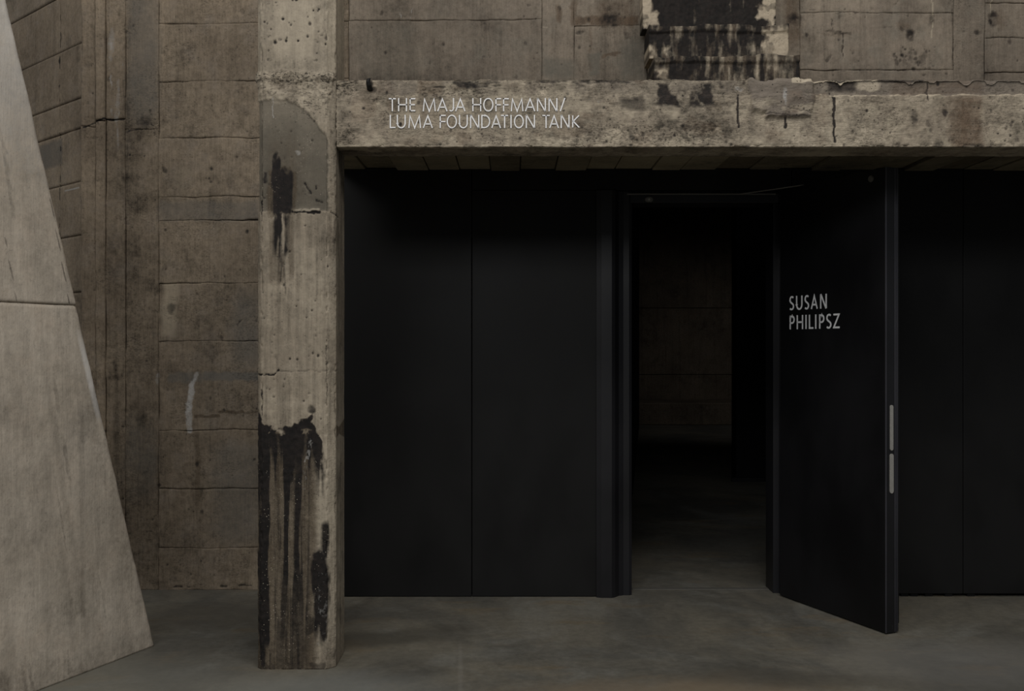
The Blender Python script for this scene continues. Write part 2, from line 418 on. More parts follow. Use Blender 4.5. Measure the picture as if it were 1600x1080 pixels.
def plane_masks_upper(U, V):
    u, v = warp(U, V, 5, 22, 2)
    u2, v2 = warp(U, V, 3, 8, 5)
    soot = mx(.9 * ell(u, v, 955, 33, 17, 11, .6), .6 * seg(u2, v2, 935, 42, 975, 26, 3), .5 * seg(u2, v2, 956, 30, 958, 52, 2.5), .5 * ell(u, v, 950, 12, 9, 6, .7), .75 * ell(u2, v2, 908, 51, 8, 4, .6), .6 * ell(u2, v2, 873, 13, 4, 4),
              .7 * ell(u2, v2, 979, 55, 7, 7, .7), .8 * ell(u2, v2, 1242, 30, 14, 10, .6), .55 * seg(u2, v2, 1290, 48, 1330, 53, 3), .85 * ell(u2, v2, 1310, 51, 8, 3.5),
              .8 * seg(u2, v2, 1300, 30, 1301, 46, 1.6), .9 * seg(u2, v2, 1316, 50, 1317, 90, 1.3), .85 * ell(u2, v2, 1422, 54, 7, 10, .6), .55 * seg(u2, v2, 1408, 44, 1426, 52, 3), .5 * seg(u2, v2, 1370, 43, 1396, 42, 1.4),
              .85 * ell(u2, v2, 1552, 30, 8, 13, .5), .7 * ell(u2, v2, 1528, 50, 8, 4, .6), .5 * ell(u2, v2, 1455, 30, 6, 9, .7), .5 * seg(u2, v2, 1403, 0, 1396, 8, 2),
              .6 * seg(u2, v2, 1266, 15, 1284, 16, 1.3), .55 * seg(u2, v2, 1300, 20, 1420, 22, 1.2) * (vnoise(U, V, 12, 3) > .35), .5 * seg(u2, v2, 1284, 110, 1480, 109, 1.5) * (vnoise(U, V, 10, 6) > .3),
              .5 * seg(u2, v2, 1540, 60, 1600, 58, 1.5), .6 * ell(u2, v2, 1443, 117, 4, 3), .6 * seg(u2, v2, 1290, 95, 1298, 86, 3),
              .7 * ell(u2, v2, 805, 121, 4, 3), .45 * box(u2, v2, 1400, 1460, 70, 105, 18, 12) * (fbm(U, V, 9, 3, 4, 14) > .56),
              .7 * seg(u2, v2, 1488, 0, 1490, 110, .7) * (vnoise(U, V, 9, 8) > .4))
    soot = soot * (.55 + .45 * ss(fbm(U, V, 7, 3, 27), .3, .58))
    rust = mx(.75 * box(u2, v2, 897, 1000, 24, 41, 3, 4) * ss(fbm(U, V, 16, 4, 6), .3, .55), .7 * box(u, v, 870, 880, 8, 36, 3, 6), .6 * box(u, v, 892, 902, -30, 40, 4),
              .6 * seg(u2, v2, 942, 88, 970, 82, 3), .5 * ell(u, v, 960, 20, 40, 30, .8), .5 * ell(u, v, 1408, 40, 12, 9, .8), .7 * box(u, v, 1225, 1252, -40, 70, 9, 18),
              .45 * ell(u, v, 1565, 30, 12, 16, .8), .4 * ell(u, v, 1305, 52, 28, 8, .8), .35 * box(u, v, 918, 924, 10, 110, 2.5))
    patch = mx(.7 * box(u, v, 848, 897, 92, 124, 10, 10), .7 * box(u, v, 918, 937, 82, 118, 3), .65 * box(u, v, 968, 1008, 60, 124, 12, 14), .3 * box(u, v, 560, 660, 35, 124, 20, 10))
    pale = mx(.5 * box(u2, v2, 847, 858, 41, 43.5, 1.5), .3 * box(u, v, 1300, 1480, -40, 100, 30, 30) * fbm(U, V, 50, 3, 3), .6 * seg(u2, v2, 1456, 0, 1457, 60, 1), .6 * seg(u2, v2, 1549, 0, 1549, 44, .9))
    tone = (fbm(U, V, 90, 4, 22) - .5) * .3 + (fbm(U, V, 22, 4, 13, 260) - .5) * .42 + (vnoise(U, V, 22, 16, 900) - .5) * .2 + .26 * ss(U, 1230, 1300) - .12 * ss(V, 96, 122)
    pits = .4 * box(u, v, 1490, 1540, -40, 120, 8) * fbm(U, V, 14, 3, 2)
    lime = .5 * mx(seg(u2, v2, 625, 20, 629, 31, .8), seg(u2, v2, 645, 12, 640, 30, .8))
    soot = mx(soot, .75 * pinholes(U, V, 60, 545, 1600, -10, 118, 1.6, 3.6, 6), .8 * pinholes(U, V, 40, 1395, 1460, 72, 108, 1.6, 4, 8))
    return dict(soot=soot, rust=rust, lime=lime, patch=patch, pale=pale, tone=tone, pits=pits)

def wall_panel(px0, px1, py0, py1, step, mf, mat, proud=0.0, seed=0, parent=None, gap=0.0, tone=0.0, name='concrete_panel', Y=YW, slope=0.0, zmin=None):
    x0, x1 = PX(px0, Y) + gap, PX(px1, Y) - gap
    z1, z0 = PZ(py0, Y) - gap, PZ(py1, Y) + gap
    if zmin is not None: z0 = max(z0, zmin)
    nu, nz = max(3, int((x1 - x0) / step) + 1), max(3, int((z1 - z0) / step) + 1)
    X, Z = np.meshgrid(np.linspace(x0, x1, nu), np.linspace(z0, z1, nz))
    Z2 = Z + slope * (X - x0)
    def wob(zz): return .018 * (fbm(X[0], X[0] * 0 + round(zz, 3) * 37.0, .12, 4, 3) - .5)
    tz = (Z - z0) / (z1 - z0)
    Z2 = Z2 + (1 - tz) * wob(z0 - gap)[None, :] * (z0 > .05) + tz * wob(z1 + gap)[None, :]
    Z = Z + 0
    U = 800 + X * F / Y; V = 540 - (Z2 - EYE) * F / Y
    d = np.minimum(np.minimum(X - x0, x1 - X), np.minimum(Z - z0, z1 - Z))
    rag = .004 + .012 * fbm(X, Z, .05, 3, seed + 2) * fbm(X, Z, .3, 2, seed + 3)
    jt = ss(fbm(X, Z, .22, 3, seed + 11), .38, .72)
    h = proud + .010 * (fbm(X, Z, .35, 3, seed) - .5) + .005 * (fbm(X, Z, .04, 3, seed + 5) - .5) - .010 * jt * (1 - ss(d, 0, rag))
    m = mf(U, V)
    h = h - .010 * np.clip(m['soot'], 0, 1) * .5 - .008 * m['pits'] * fbm(X, Z, .02, 2, 3)
    m['tone'] = m['tone'] + tone - .24 * jt * (1 - ss(d, 0, rag * .9)) + .10 * (1 - jt) * (1 - ss(d, 0, .006))
    P = np.stack([X, Y - h, Z2], -1)
    return grid_obj(name, P, m, mat, (0, .05, 0), parent)

rnd = random.Random(4)
rows = [-75, 38, 128, 217, 309, 345, 443, 533, 673, 764, 857, 923.5]
for i in range(len(rows) - 1):
    wall_panel(248, 545, rows[i], rows[i + 1], .008, plane_masks_left, M['wall'], rnd.uniform(-.0015, .0015), i, wall, tone=rnd.uniform(-.05, .05), slope=.016 if i < 5 else .006)
strips = [(126, 150, -.004, -.03), (150, 165.5, .016, .02), (165.5, 196, .004, -.02), (196, 248, -.002, -.12)]
for j, (a, b_, pr, tn) in enumerate(strips):
    cuts = [-75, 190 + (8, -1, -4, 12)[j], 923.5]
    for i in range(2):
        wall_panel(a, b_, cuts[i], cuts[i + 1], .008, plane_masks_left, M['wall'], pr * (1 if i == 0 else .5), 20 + j * 3 + i, wall, tone=tn, gap=0.0)
# upper part, above the canopy
U_panels = [(545, 846.5, -75, 33, .012), (545, 846.5, 33, 135, .012), (846.5, 897, -75, 135, 0), (897, 1012, -75, 41, .012), (897, 1012, 41, 135, .012), (1012, 1250, -75, 135, 0),
            (1250, 1490, -75, 20, .0), (1250, 1490, 20, 109, 0), (1250, 1490, 109, 135, 0), (1490, 1539, -75, 135, 0),
            (1539, 1780, -75, 5, 0), (1539, 1780, 5, 60, 0), (1539, 1780, 60, 112, 0), (1539, 1780, 112, 135, 0)]
for i, (a, b_, t, e, sl) in enumerate(U_panels):
    wall_panel(a, b_, t, e, .008, plane_masks_upper, M['upper'], rnd.uniform(-.003, .003), 40 + i, wall, tone=rnd.uniform(-.05, .05), slope=sl * .7, gap=0.0)
bx('backing_wall', PX(985, 6.57) - .02, 6.2, 6.80, 6.95, 2.76, 6.4, M['wall'], wall, 0)
bx('backing_wall', 1.86, 6.2, 6.80, 6.95, 0, 2.76, M['wall'], wall, 0)

# ------------------------------------------------------------------ angled wall on the left
wl = empty('wall_left', (-2.97, 6.78, 0)); tag(wl, 'angled concrete wall receding behind the leaning column', kind='structure')
du = np.array([-.742, .670, 0]); nn = np.array([-.670, -.742, 0]); o0 = np.array([PX(129, YW), YW, 0])
bz = [0, .86, 1.27, 1.66, 2.06, 2.456, 2.83, 3.20, 3.41, 3.79, 4.19, 4.62, 5.05, 6.4]
for i in range(len(bz) - 1):
    z0, z1 = bz[i], bz[i + 1]
    L = 4.5; st = .010
    S, Z = np.meshgrid(np.linspace(.012, L, int(L / st)), np.linspace(z0, z1, max(3, int((z1 - z0) / st))))
    d = np.minimum(np.minimum(S - .012, L - S), np.minimum(Z - z0, z1 - Z))
    rag = .004 + .012 * fbm(S, Z, .05, 3, i)
    h = .01 * (fbm(S, Z, .4, 3, i + 2) - .5) - .009 * (1 - ss(d, 0, rag)) + .006 * ((i * 7) % 3 - 1) * .4
    line = seg(S + .012 * (fbm(S, Z, .05, 2, 3) - .5), Z * 0, .36, 0, .36, .001, .007)
    dots = line * (fbm(S, Z, .05, 3, 8) > .55)
    m = dict(rust=.6 * line * ss(fbm(S, Z, .1, 3, 5), .3, .6), soot=.9 * dots + .8 * ell(S, Z, .37, 3.73, .014, .02) + .7 * ell(S, Z, .37, 3.55, .016, .014) + .5 * ell(S, Z, .52, 3.5, .01, .01),
             patch=.8 * box(S, Z, .33, .75, 2.98, 3.17, .02), tone=(fbm(S, Z, .3, 4, 9) - .5) * .3 - .2 * (1 - ss(d, 0, rag)) + (vnoise(S, Z, .08, 4, 8) - .5) * .15 + ((i * 5) % 4 - 1.5) * .03 + .22,
             lime=.8 * seg(S, Z + .02 * S, .05, 2.79, .28, 2.79, .006), pale=S * 0, pits=S * 0)
    if i >= 10: m['patch'] = m['patch'] * 0 + .25
    P = o0[None, None, :] + S[..., None] * du + h[..., None] * nn
    P[..., 2] = Z
    grid_obj('concrete_panel', P, m, M['wall'], tuple(-nn * .08), wl)

# ------------------------------------------------------------------ leaning column on the left
rk = empty('leaning_column', (-2.6, 4.6, 0))
tag(rk, 'smooth pale concrete column leaning in at the left edge, its base slanting across the floor', 'column', kind='thing')
dv = np.array([-.394, -.919, 0]); dv /= np.linalg.norm(dv); nv = np.array([.919, -.394, 0]); nv /= np.linalg.norm(nv)
b0 = np.array([PX(243, 5.495), 5.495, 0])
SL = .2885
def rake_part(name, z0, z1, seed):
    st = .010
    S, Z = np.meshgrid(np.linspace(0, 2.4, 241), np.linspace(z0, z1, int((z1 - z0) / st)))
    A = S - SL * 0; T = S + SL * Z                     # A: distance from the leaning edge
    d = np.minimum(Z - z0, z1 - Z) if z0 > 0 else z1 - Z
    e = .006 + .02 * fbm(S, Z, .08, 3, seed)
    h = .012 * (fbm(T, Z, .7, 3, seed) - .5) + .003 * (fbm(T, Z, .05, 3, seed + 3) - .5) - .012 * (1 - ss(S, 0, e)) - .006 * (1 - ss(d, 0, .008))
    lean = S + .10 * Z
    stv = fbm(lean, Z, .045, 4, 11, 1.3)
    soot = mx(.5 * seg(T, Z, 1.02, .55, 1.10, .80, .012) * fbm(T, Z, .03, 3, 2) * 1.5, .6 * seg(lean, Z, .24, 1.9, .26, 2.45, .004) * (fbm(T, Z, .05, 2, 4) > .35),
              .5 * seg(lean, Z, .55, 1.9, .56, 2.2, .004), .35 * ss(stv, .62, .8) * ss(fbm(T, Z, .5, 3, 6), .4, .6), .5 * seg(T, Z, .35, 1.42, .42, 1.42, .003))
    patch = mx(.35 * ell(S, Z, .5, .35, .22, .3, .6), .35 * box(lean, Z, .3, .42, 1.9, 2.1, .04))
    rust = mx(.5 * ell(S, Z, .95, .10, .04, .07, .6), .3 * ss(fbm(T, Z, .35, 4, 14), .55, .75), .25 * box(S, Z, 0, .12, .1, 1.3, .04, .2))
    pale = .5 * ss(Z, 1.9, 3.3) + .6 * box(S, Z, -.1, .05, 1.3, 1.75, .012, .1)  # overhead light painted as a paler top, plus the worn pale edge band
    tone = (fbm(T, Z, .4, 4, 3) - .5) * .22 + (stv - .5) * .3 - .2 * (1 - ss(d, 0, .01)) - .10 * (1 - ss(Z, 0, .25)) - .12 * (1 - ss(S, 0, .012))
    m = dict(soot=soot, rust=rust, lime=S * 0, patch=patch, pale=pale, tone=tone, pits=S * 0)
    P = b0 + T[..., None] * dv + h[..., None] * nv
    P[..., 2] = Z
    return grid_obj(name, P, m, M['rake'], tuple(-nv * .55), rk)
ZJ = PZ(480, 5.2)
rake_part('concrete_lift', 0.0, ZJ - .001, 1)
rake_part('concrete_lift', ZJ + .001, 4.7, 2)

# ------------------------------------------------------------------ square column
YC = PZ(0, 1) * 0 + 5.093
YB = 5.134
xL, xR = PX(404, 5.125), PX(525, 5.134)
YK = 5.39
def profile(pts):
    P = np.array(pts, float); seg_ = np.diff(P, axis=0); L = np.hypot(seg_[:, 0], seg_[:, 1]); cum = np.concatenate([[0], np.cumsum(L)])
    return P, cum
cp = [(xL, YK), (xL, YC + .022), (xL + .022, YC), (xR - .040, YC), (xR, YC + .041), (xR, YK)]
def column():
    P0, cum = profile(cp)
    s = np.unique(np.concatenate([np.arange(0, cum[-1], .0045), cum]))
    x = np.interp(s, cum, P0[:, 0]); y = np.interp(s, cum, P0[:, 1])
    tx = np.gradient(x, s); ty = np.gradient(y, s); tl = np.hypot(tx, ty); nx, ny = ty / tl, -tx / tl
    z = np.arange(0, 4.7, .0055); z[-1] = 4.7
    S, Z = np.meshgrid(s, z)
    px_f = 800 + x * F / np.minimum(y, YC + .05)
    # side faces: run on by arc length so that masks do not smear
    off = np.maximum(0, s - cum[4]) * 299; px_f = np.where(s > cum[4], 525 + off, px_f)
    off = np.maximum(0, cum[1] - s) * 299; px_f = np.where(s < cum[1], 404 - off, px_f)
    U = np.broadcast_to(px_f, S.shape); V = 540 - (Z - EYE) * F / YC
    front = (1 - ss(U, 512, 516)) * ss(U, 404, 410)
    u, v = warp(U, V, 5, 22, 3)
    u2, v2 = warp(U, V, 2.6, 7, 6)
    us, vs = U + (fbm(U, V, 6, 3, 2, 40) - .5) * 10, V + (fbm(U, V, 10, 3, 5, 20) - .5) * 26
    # grey mortar patch with an arched top
    arch = box(u2, v2, 398, 514, 150, 330, 2) * (1 - ss(v2, 331, 333))
    arch = arch * ss(v2 - (156 + 0.012 * np.maximum(0, u2 - 440) ** 2), -2, 3)
    # upper light panel
    rect = .6 * box(u2, v2, 427, 490, -200, 96, 8, 10)
    rim = box(u2, v2, 402, 511, -200, 114, 3, 3) * (1 - rect)
    patch = mx(.96 * arch, .38 * rim * (.75 + .5 * fbm(U, V, 30, 3, 1)), .35 * box(u, v, 500, 512, 30, 115, 4))
    pale = mx(.8 * rect, .55 * box(u, v, 415, 450, 138, 160, 6), .35 * box(u, v, 404, 512, 335, 640, 6) * fbm(U, V, 30, 4, 4), .5 * box(u, v, 480, 510, 128, 158, 6),
              .7 * box(u2, v2, 452, 500, 326, 331, 1.5, 1.5), .55 * box(us, v, 494, 514, 690, 865, 6, 10), .5 * box(us, v, 424, 452, 770, 1000, 8, 30),
              .45 * ell(u2, v2, 480, 830, 7, 12, .4), .6 * ell(u2, v2, 500, 787, 12, 13, .5))
    # soot, upper flue mark
    so1 = mx(box(us, vs, 425, 457, 268, 333, 3, 6), box(us, vs, 424, 437, 246, 300, 3, 8), .8 * box(u2, v2, 427, 433, 236, 262, 2.5, 5), .8 * box(u2, v2, 411, 417, 268, 288, 2.5),
             .9 * seg(u2, v2, 436, 335, 437, 362, 6), .9 * box(us, vs, 427, 453, 330, 405, 5, 14) * ss(fbm(U, V, 7, 4, 9, 60), .32, .56), .5 * box(us, vs, 422, 456, 380, 462, 6, 14) * ss(fbm(U, V, 6, 4, 8, 70), .46, .62),
             .6 * seg(u2, v2, 440, 330, 439, 440, 2))
    ru1 = mx(.45 * ell(u, v, 445, 260, 36, 70, .8), .75 * box(us, vs, 417, 465, 262, 335, 5, 8), .55 * box(us, vs, 418, 462, 335, 440, 6, 14) * ss(fbm(U, V, 8, 4, 3, 60), .4, .6), .45 * ell(u, v, 438, 238, 16, 26, .7))
    # fire stain at the foot
    top = np.interp(U[0], [400, 409, 413, 430, 438, 452, 466, 480, 489, 497, 503, 510, 514], [640, 652, 662, 664, 676, 672, 660, 650, 655, 676, 690, 720, 760])[None, :]
    dep = v2 + (fbm(U, V, 10, 4, 12) - .5) * 30 - top
    right_lim = 505 + 6 * (fbm(U, V, 14, 4, 4, 22) - .5) * 4
    body = ss(dep, -5, 7) * (1 - ss(us - right_lim, -6, 5))
    fade = 1 - ss(V + (fbm(U, U * 0, 7, 4, 11) - .5) * 190 + (fbm(U, V, 12, 3, 2) - .5) * 20, 705, 800)
    low = ss(v, 690, 760)
    stv = fbm(U, V, 7, 4, 14, 170)
    so2 = mx(body * fade * (.78 + .4 * ss(fbm(U, V, 16, 4, 7, 40), .35, .6)),
             box(us, v, 404, 421, 668, 1010, 2.5, 8), .8 * box(us, v, 404, 418, 1000, 1046, 3, 8) * ss(stv, .42, .55),
             body * low * (1 - ss(U, 476, 492)) * .85 * ss(stv, .42, .60) * (1 - .45 * ss(V, 860, 1040)), body * low * .7 * ss(fbm(U, V, 3.5, 3, 18, 120), .5, .72) * (1 - ss(U, 480, 492)),
             .95 * ell(us, v, 500, 900, 15, 40, .3), .95 * ell(us, vs, 503, 950, 12, 56, .35), .8 * box(us, v2, 503, 515, 815, 875, 4, 7), .85 * ell(u2, v2, 497, 870, 10, 9, .4), .75 * box(us, vs, 460, 470, 905, 935, 3), .6 * box(us, vs, 480, 500, 960, 990, 4),
             .7 * box(us, vs, 437, 449, 930, 1010, 3, 12) * ss(stv, .4, .55), .55 * box(u2, v2, 404, 512, 1036, 1050, 4, 3) * ss(fbm(U, V, 12, 3, 3), .35, .55))
    ru2 = mx(.85 * body * (1 - ss(U, 486, 504)), body * (1 - ss(U, 478, 500)) * (1.0 - .4 * ss(V, 800, 1046)) * (1 - .75 * ss(V, 755, 800) * box(us, v, 423, 446, 700, 1060, 5, 10)) * (.45 + .55 * ss(fbm(U, V, 6, 4, 25, 200), .38, .6)), .6 * box(us, v, 418, 490, 760, 1046, 6, 20) * ss(stv, .38, .58), .5 * ell(u2, v2, 505, 675, 12, 5, .5))
    # rust brace mark on the side face
    side = ss(U, 526, 530)
    ru3 = .8 * side * ss(np.abs(V - 676) / (6 + .22 * np.abs(U - 553)), 1.1, .8) * box(U, V, 528, 606, 655, 700, 2)
    gold = mx(ell(u2, v2, 477, 674, 9, 5, .6), ell(u2, v2, 430, 675, 14, 3.5, .6), ell(u2, v2, 504, 676, 9, 4, .6)) * (fbm(U, V, 5, 3, 1) > .5)
    lime = mx(.55 * seg(us, v2, 489, 682, 477, 725, 4.5) * ss(fbm(U, V, 4, 3, 3, 5), .4, .6), .4 * seg(us, v2, 477, 725, 472, 765, 4) * fbm(U, V, 4, 3, 6), .55 * seg(u2, v2, 425, 152, 426, 182, 1), .5 * ell(u2, v2, 464, 238, 5, 5, .4) ,
              .3 * box(u2, v2, 495, 513, 895, 1010, 4) * (fbm(U, V, 6, 3, 13) > .62))
    dots = front * (vnoise(U, V, 4, 21) > .955) * (1 - ss(V, 90, 104)) * .8
    pits = mx(1.0 * box(u, v, 400, 530, 113, 131, 4, 4), .75 * box(u, v, 400, 530, 130, 152, 8, 8) * fbm(U, V, 16, 3, 8) * 1.6, .7 * box(u, v, 455, 513, 150, 185, 6, 8) * ss(u - v * .6, 340, 380),
              .35 * box(u, v, 514, 528, 130, 1046, 2) * fbm(U, V, 18, 3, 5), dots)
    crack = mx(seg(u2, v2, 404, 585, 428, 586, 1.5), seg(u2, v2, 428, 584, 436, 578, 1.3), .5 * seg(u2, v2, 436, 580, 540, 580, 1), seg(u2, v2, 456, 331, 500, 332, 1.8), .8 * seg(u2, v2, 516, 330, 545, 338, 1.2),
               .9 * seg(u2, v2, 408, 610, 408, 650, 1.2), .9 * seg(u2, v2, 407, 300, 408, 345, 1.2), .7 * seg(u2, v2, 509, 540, 512, 620, 1), .8 * seg(u2, v2, 475, 286, 486, 301, 2), .8 * seg(u2, v2, 492, 290, 493, 296, 1.6), .7 * seg(u2, v2, 494, 312, 504, 315, 2),
               .7 * ell(u2, v2, 487, 640, 6, 7, .4))
    crack = mx(crack, .95 * pinholes(U, V, 46, 410, 512, -20, 98, 1.5, 3.2, 3), .8 * pinholes(U, V, 40, 408, 524, 335, 660, 1.4, 2.6, 9), .7 * pinholes(U, V, 30, 412, 524, 120, 330, 1.4, 2.6, 12))
    soot = mx(np.maximum(so1, so2) * (1 - ss(U, 516, 520)), crack)
    rust = mx(np.maximum(ru1, ru2) * (1 - ss(U, 515, 521)), ru3, gold * .0)
    pale = mx(pale * (1 - ss(U, 520, 524)), .9 * gold)
    soot = soot * (1 - gold)
    stg = fbm(U, V, 5, 4, 23, 160)
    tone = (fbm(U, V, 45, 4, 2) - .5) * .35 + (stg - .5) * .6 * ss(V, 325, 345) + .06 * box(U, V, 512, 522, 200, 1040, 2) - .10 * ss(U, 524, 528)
    h = .004 * (fbm(U, V, 90, 3, 4) - .5) + .002 * (fbm(U, V, 16, 2, 6) - .5) * front - .008 * arch - .006 * crack
    sidecut = 1 - ss(U, 518, 525)
    rough = box(u, v, 396, 532, 112, 131, 4, 3) + .6 * box(u, v, 398, 530, 130, 158, 8, 8) * (1 - arch)
    h = h + rough * sidecut * .030 * (fbm(U, V, 7, 3, 17) - .42) + box(u, v, 398, 540, 112, 126, 4, 3) * .008 * sidecut + .010 * box(u2, v2, 452, 500, 325, 331, 1.5, 1.5) + .006 * body * (fbm(U, V, 6, 3, 13) - .5)
    # corner wear
    cw = np.exp(-((S - cum[3]) / .006) ** 2) + np.exp(-((S - cum[4]) / .006) ** 2) + np.exp(-((S - cum[2]) / .006) ** 2)
    h = h - cw * .012 * ss(fbm(U, V, 14, 4, 19), .45, .75)
    Pn = np.stack([x[None, :] + h * nx[None, :], y[None, :] + h * ny[None, :], Z], -1)
    speck = mx(1.0 * ss(V, 680, 760) * (1 - ss(U, 520, 524)), .5 * arch)
    return Pn, dict(speck=speck, soot=soot, rust=rust, lime=lime, patch=patch, pale=pale, tone=tone, pits=pits)
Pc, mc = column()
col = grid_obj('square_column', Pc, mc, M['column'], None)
# close back, top and foot of the column
bm = bmesh.new(); bm.from_mesh(col.data)
be = [e for e in bm.edges if e.is_boundary]
bmesh.ops.contextual_create(bm, geom=be)
bm.to_mesh(col.data); bm.free()
tag(col, 'tall square concrete column scorched black at its foot and stained near the beam', 'column', kind='thing')

# ------------------------------------------------------------------ lintel beam
bxl, bxr = xR + .0005, 4.2
zb, zt = PZ(230, YB), PZ(122, YB)
def beam():
    zz = [(YK, zb), (YB + .004, zb), (YB, zb + .004), (YB, zt - .006), (YB + .006, zt), (YK, zt)]
    P0, cum = profile(zz)
    s = np.unique(np.concatenate([np.arange(0, cum[1], .012), np.arange(cum[1], cum[4] + .03, .0042), np.arange(cum[4] + .03, cum[5], .015), cum]))
    y = np.interp(s, cum, P0[:, 0]); z = np.interp(s, cum, P0[:, 1])
    ty = np.gradient(y, s); tz = np.gradient(z, s); tl = np.hypot(ty, tz); ny, nz_ = -tz / tl, ty / tl
    x = np.concatenate([np.arange(bxl, PX(1620, YB), .0052), np.linspace(PX(1620, YB) + .01, bxr, 60)])
    Sg, X = np.meshgrid(s, x, indexing='ij')
    U = 800 + X * F / YB
    V = np.broadcast_to((540 - (z - EYE) * F / YB)[:, None], U.shape)
    V = V + np.maximum(0, cum[1] - Sg) * 200 - np.maximum(0, Sg - cum[4]) * 200
    u, v = warp(U, V, 6, 26, 7); u2, v2 = warp(U, V, 3, 9, 2)
    band = 1 - ss(v2 + 2 * (fbm(U, V, 40, 3, 4) - .5), 147, 150)
    bandR = band * ss(u, 1268, 1276)
    u3, v3 = warp(U, V, 9, 26, 15)
    mort = mx(box(u3, v3, 1172, 1270, 118, 172, 3, 3), box(u3, v2, 1198, 1268, 165, 183, 3, 3))
    soot = mx(.85 * seg(u2, v2, 1152, 152, 1154, 198, 2.0), .8 * seg(u2, v2, 1226, 143, 1227, 168, 1.6), .85 * seg(u2, v2, 1227, 178, 1228, 200, 2), .85 * seg(u2, v2, 1302, 152, 1304, 222, 2.6), .75 * seg(u2, v2, 1450, 130, 1451, 156, 1.8),
              .6 * ell(u2, v2, 1429, 182, 5, 12, .5), .75 * ell(u2, v2, 1477, 176, 5, 6, .4), .5 * ell(u2, v2, 1449, 194, 4, 6, .5), .35 * seg(u2, v2, 1330, 212, 1334, 204, 3),
              .75 * box(u2, v2, 1294, 1340, 123, 143, 5, 4), .75 * box(u2, v2, 1374, 1445, 121, 129, 3, 3), .4 * ell(u2, v2, 1590, 219, 6, 5), .8 * ell(u2, v2, 578, 131, 5, 9, .4), .6 * ell(u2, v2, 582, 140, 7, 5, .5),
              .9 * box(u, v, 1025, 1130, 126, 168, 8, 6) * ss(fbm(U, V, 17, 5, 3), .36, .66), .7 * box(u, v, 965, 1012, 150, 172, 8, 6), .5 * box(u, v, 830, 890, 122, 128, 8, 3), .75 * box(u, v, 640, 1010, 122, 140, 10, 6) * ss(fbm(U, V, 22, 5, 8, 9), .42, .68), .38 * box(u, v, 700, 1170, 150, 228, 10, 6) * ss(fbm(U, V, 26, 5, 10, 9), .48, .75), .34 * box(u, v, 1130, 1600, 150, 228, 10, 6) * ss(fbm(U, V, 24, 5, 12, 10), .5, .78), .34 * box(u, v, 525, 700, 130, 228, 10, 6) * ss(fbm(U, V, 20, 5, 16, 10), .5, .78),
              .35 * box(u, v, 900, 980, 150, 172, 10, 6) * ss(fbm(U, V, 9, 3, 8), .45, .6), .6 * ell(u2, v2, 987, 214, 4, 5, .5), .45 * ell(u2, v2, 1071, 213, 5, 7, .6), .5 * box(u2, v2, 1400, 1600, 222, 232, 6, 3) * ss(fbm(U, V, 10, 3, 5), .45, .6))
    rust = mx(.7 * box(u, v, 1480, 1538, 150, 232, 9, 10) * (.5 + fbm(U, V, 14, 3, 6, 60)), .5 * box(u, v, 1390, 1540, 124, 147, 10, 4), .45 * box(u, v, 650, 692, 122, 148, 6, 5), .5 * box(u, v, 685, 730, 186, 215, 10, 8) * fbm(U, V, 12, 3, 7) * 1.6, .35 * box(u, v, 780, 850, 124, 148, 20, 6),
              .35 * ss(fbm(U, V, 40, 4, 13), .55, .7), .45 * box(u, v, 1195, 1230, 200, 226, 8, 6), .4 * ell(u, v, 680, 215, 14, 5, .7))
    patch = mx(.95 * mort, .8 * bandR, .55 * box(u, v, 585, 650, 124, 146, 8, 4), .45 * box(u, v, 700, 1000, 124, 147, 14, 5) * ss(fbm(U, V, 26, 4, 2), .4, .6), .4 * box(u, v, 1000, 1170, 124, 150, 14, 8) * fbm(U, V, 20, 3, 3) * 1.5)
    pale = mx(.7 * box(u2, v2, 560, 700, 160, 230, 20, 16) * fbm(U, V, 30, 4, 9), .75 * box(u3, v3, 1334, 1376, 120, 141, 7, 4), .9 * seg(u2, v2, 1240, 124, 1340, 122, 4), .85 * seg(u2, v2, 1275, 149, 1600, 148, 1.3) * (vnoise(U, V, 14, 3) > .25), .6 * seg(u2, v2, 1430, 126, 1440, 127, 3),
              .6 * ss(fbm(U, V, 34, 4, 15), .5, .7) * ss(v, 150, 165), .7 * box(U, v2, 520, 1620, 226, 232, 4, 2) * ss(fbm(U, V, 12, 3, 17), .4, .6), .7 * seg(u2, v2, 618, 150.5, 632, 150.5, 1.2), .5 * box(u2, v2, 900, 960, 160, 165, 4) )
    lime = mx(.6 * ell(u2, v2, 1152, 139, 9, 4, .6) * fbm(U, V, 6, 2, 4) * 1.5, .6 * ell(u2, v2, 1226, 150, 3, 14, .6), .4 * ell(u2, v2, 925, 160, 12, 5, .7) * ss(fbm(U, V, 5, 3, 4), .5, .6))
    pits = mx(.85 * box(u, v, 522, 560, 124, 150, 5, 5), .7 * box(u, v, 522, 556, 206, 230, 6, 5), .7 * box(u, v, 597, 628, 172, 190, 5, 5), .75 * box(u, v, 655, 760, 138, 152, 8, 4), .5 * box(u, v, 905, 1140, 196, 226, 20, 8), .8 * box(u2, v2, 1140, 1172, 124, 146, 6, 4) * .5,
              .45 * fbm(U, V, 30, 4, 21) * ss(fbm(U, V, 60, 3, 3), .45, .6))
    tone = .10 * ss(U, 1130, 1300) + (fbm(U, V, 40, 4, 1) - .5) * .5 + (fbm(U, V, 40, 4, 6, 5) - .5) * .2 - .12 * band + .1 * ss(v, 195, 228) + (fbm(U, V, 12, 4, 12) - .5) * .5 + (fbm(U, V, 14, 4, 29, 60) - .5) * .4
    cl = seg(u2, v2, 1230, 168, 1272, 178, 1.2) + seg(u2, v2, 1195, 178, 1262, 181, 1.5)
    soot = mx(soot * (1 - .6 * mort), .55 * np.clip(cl, 0, 1))
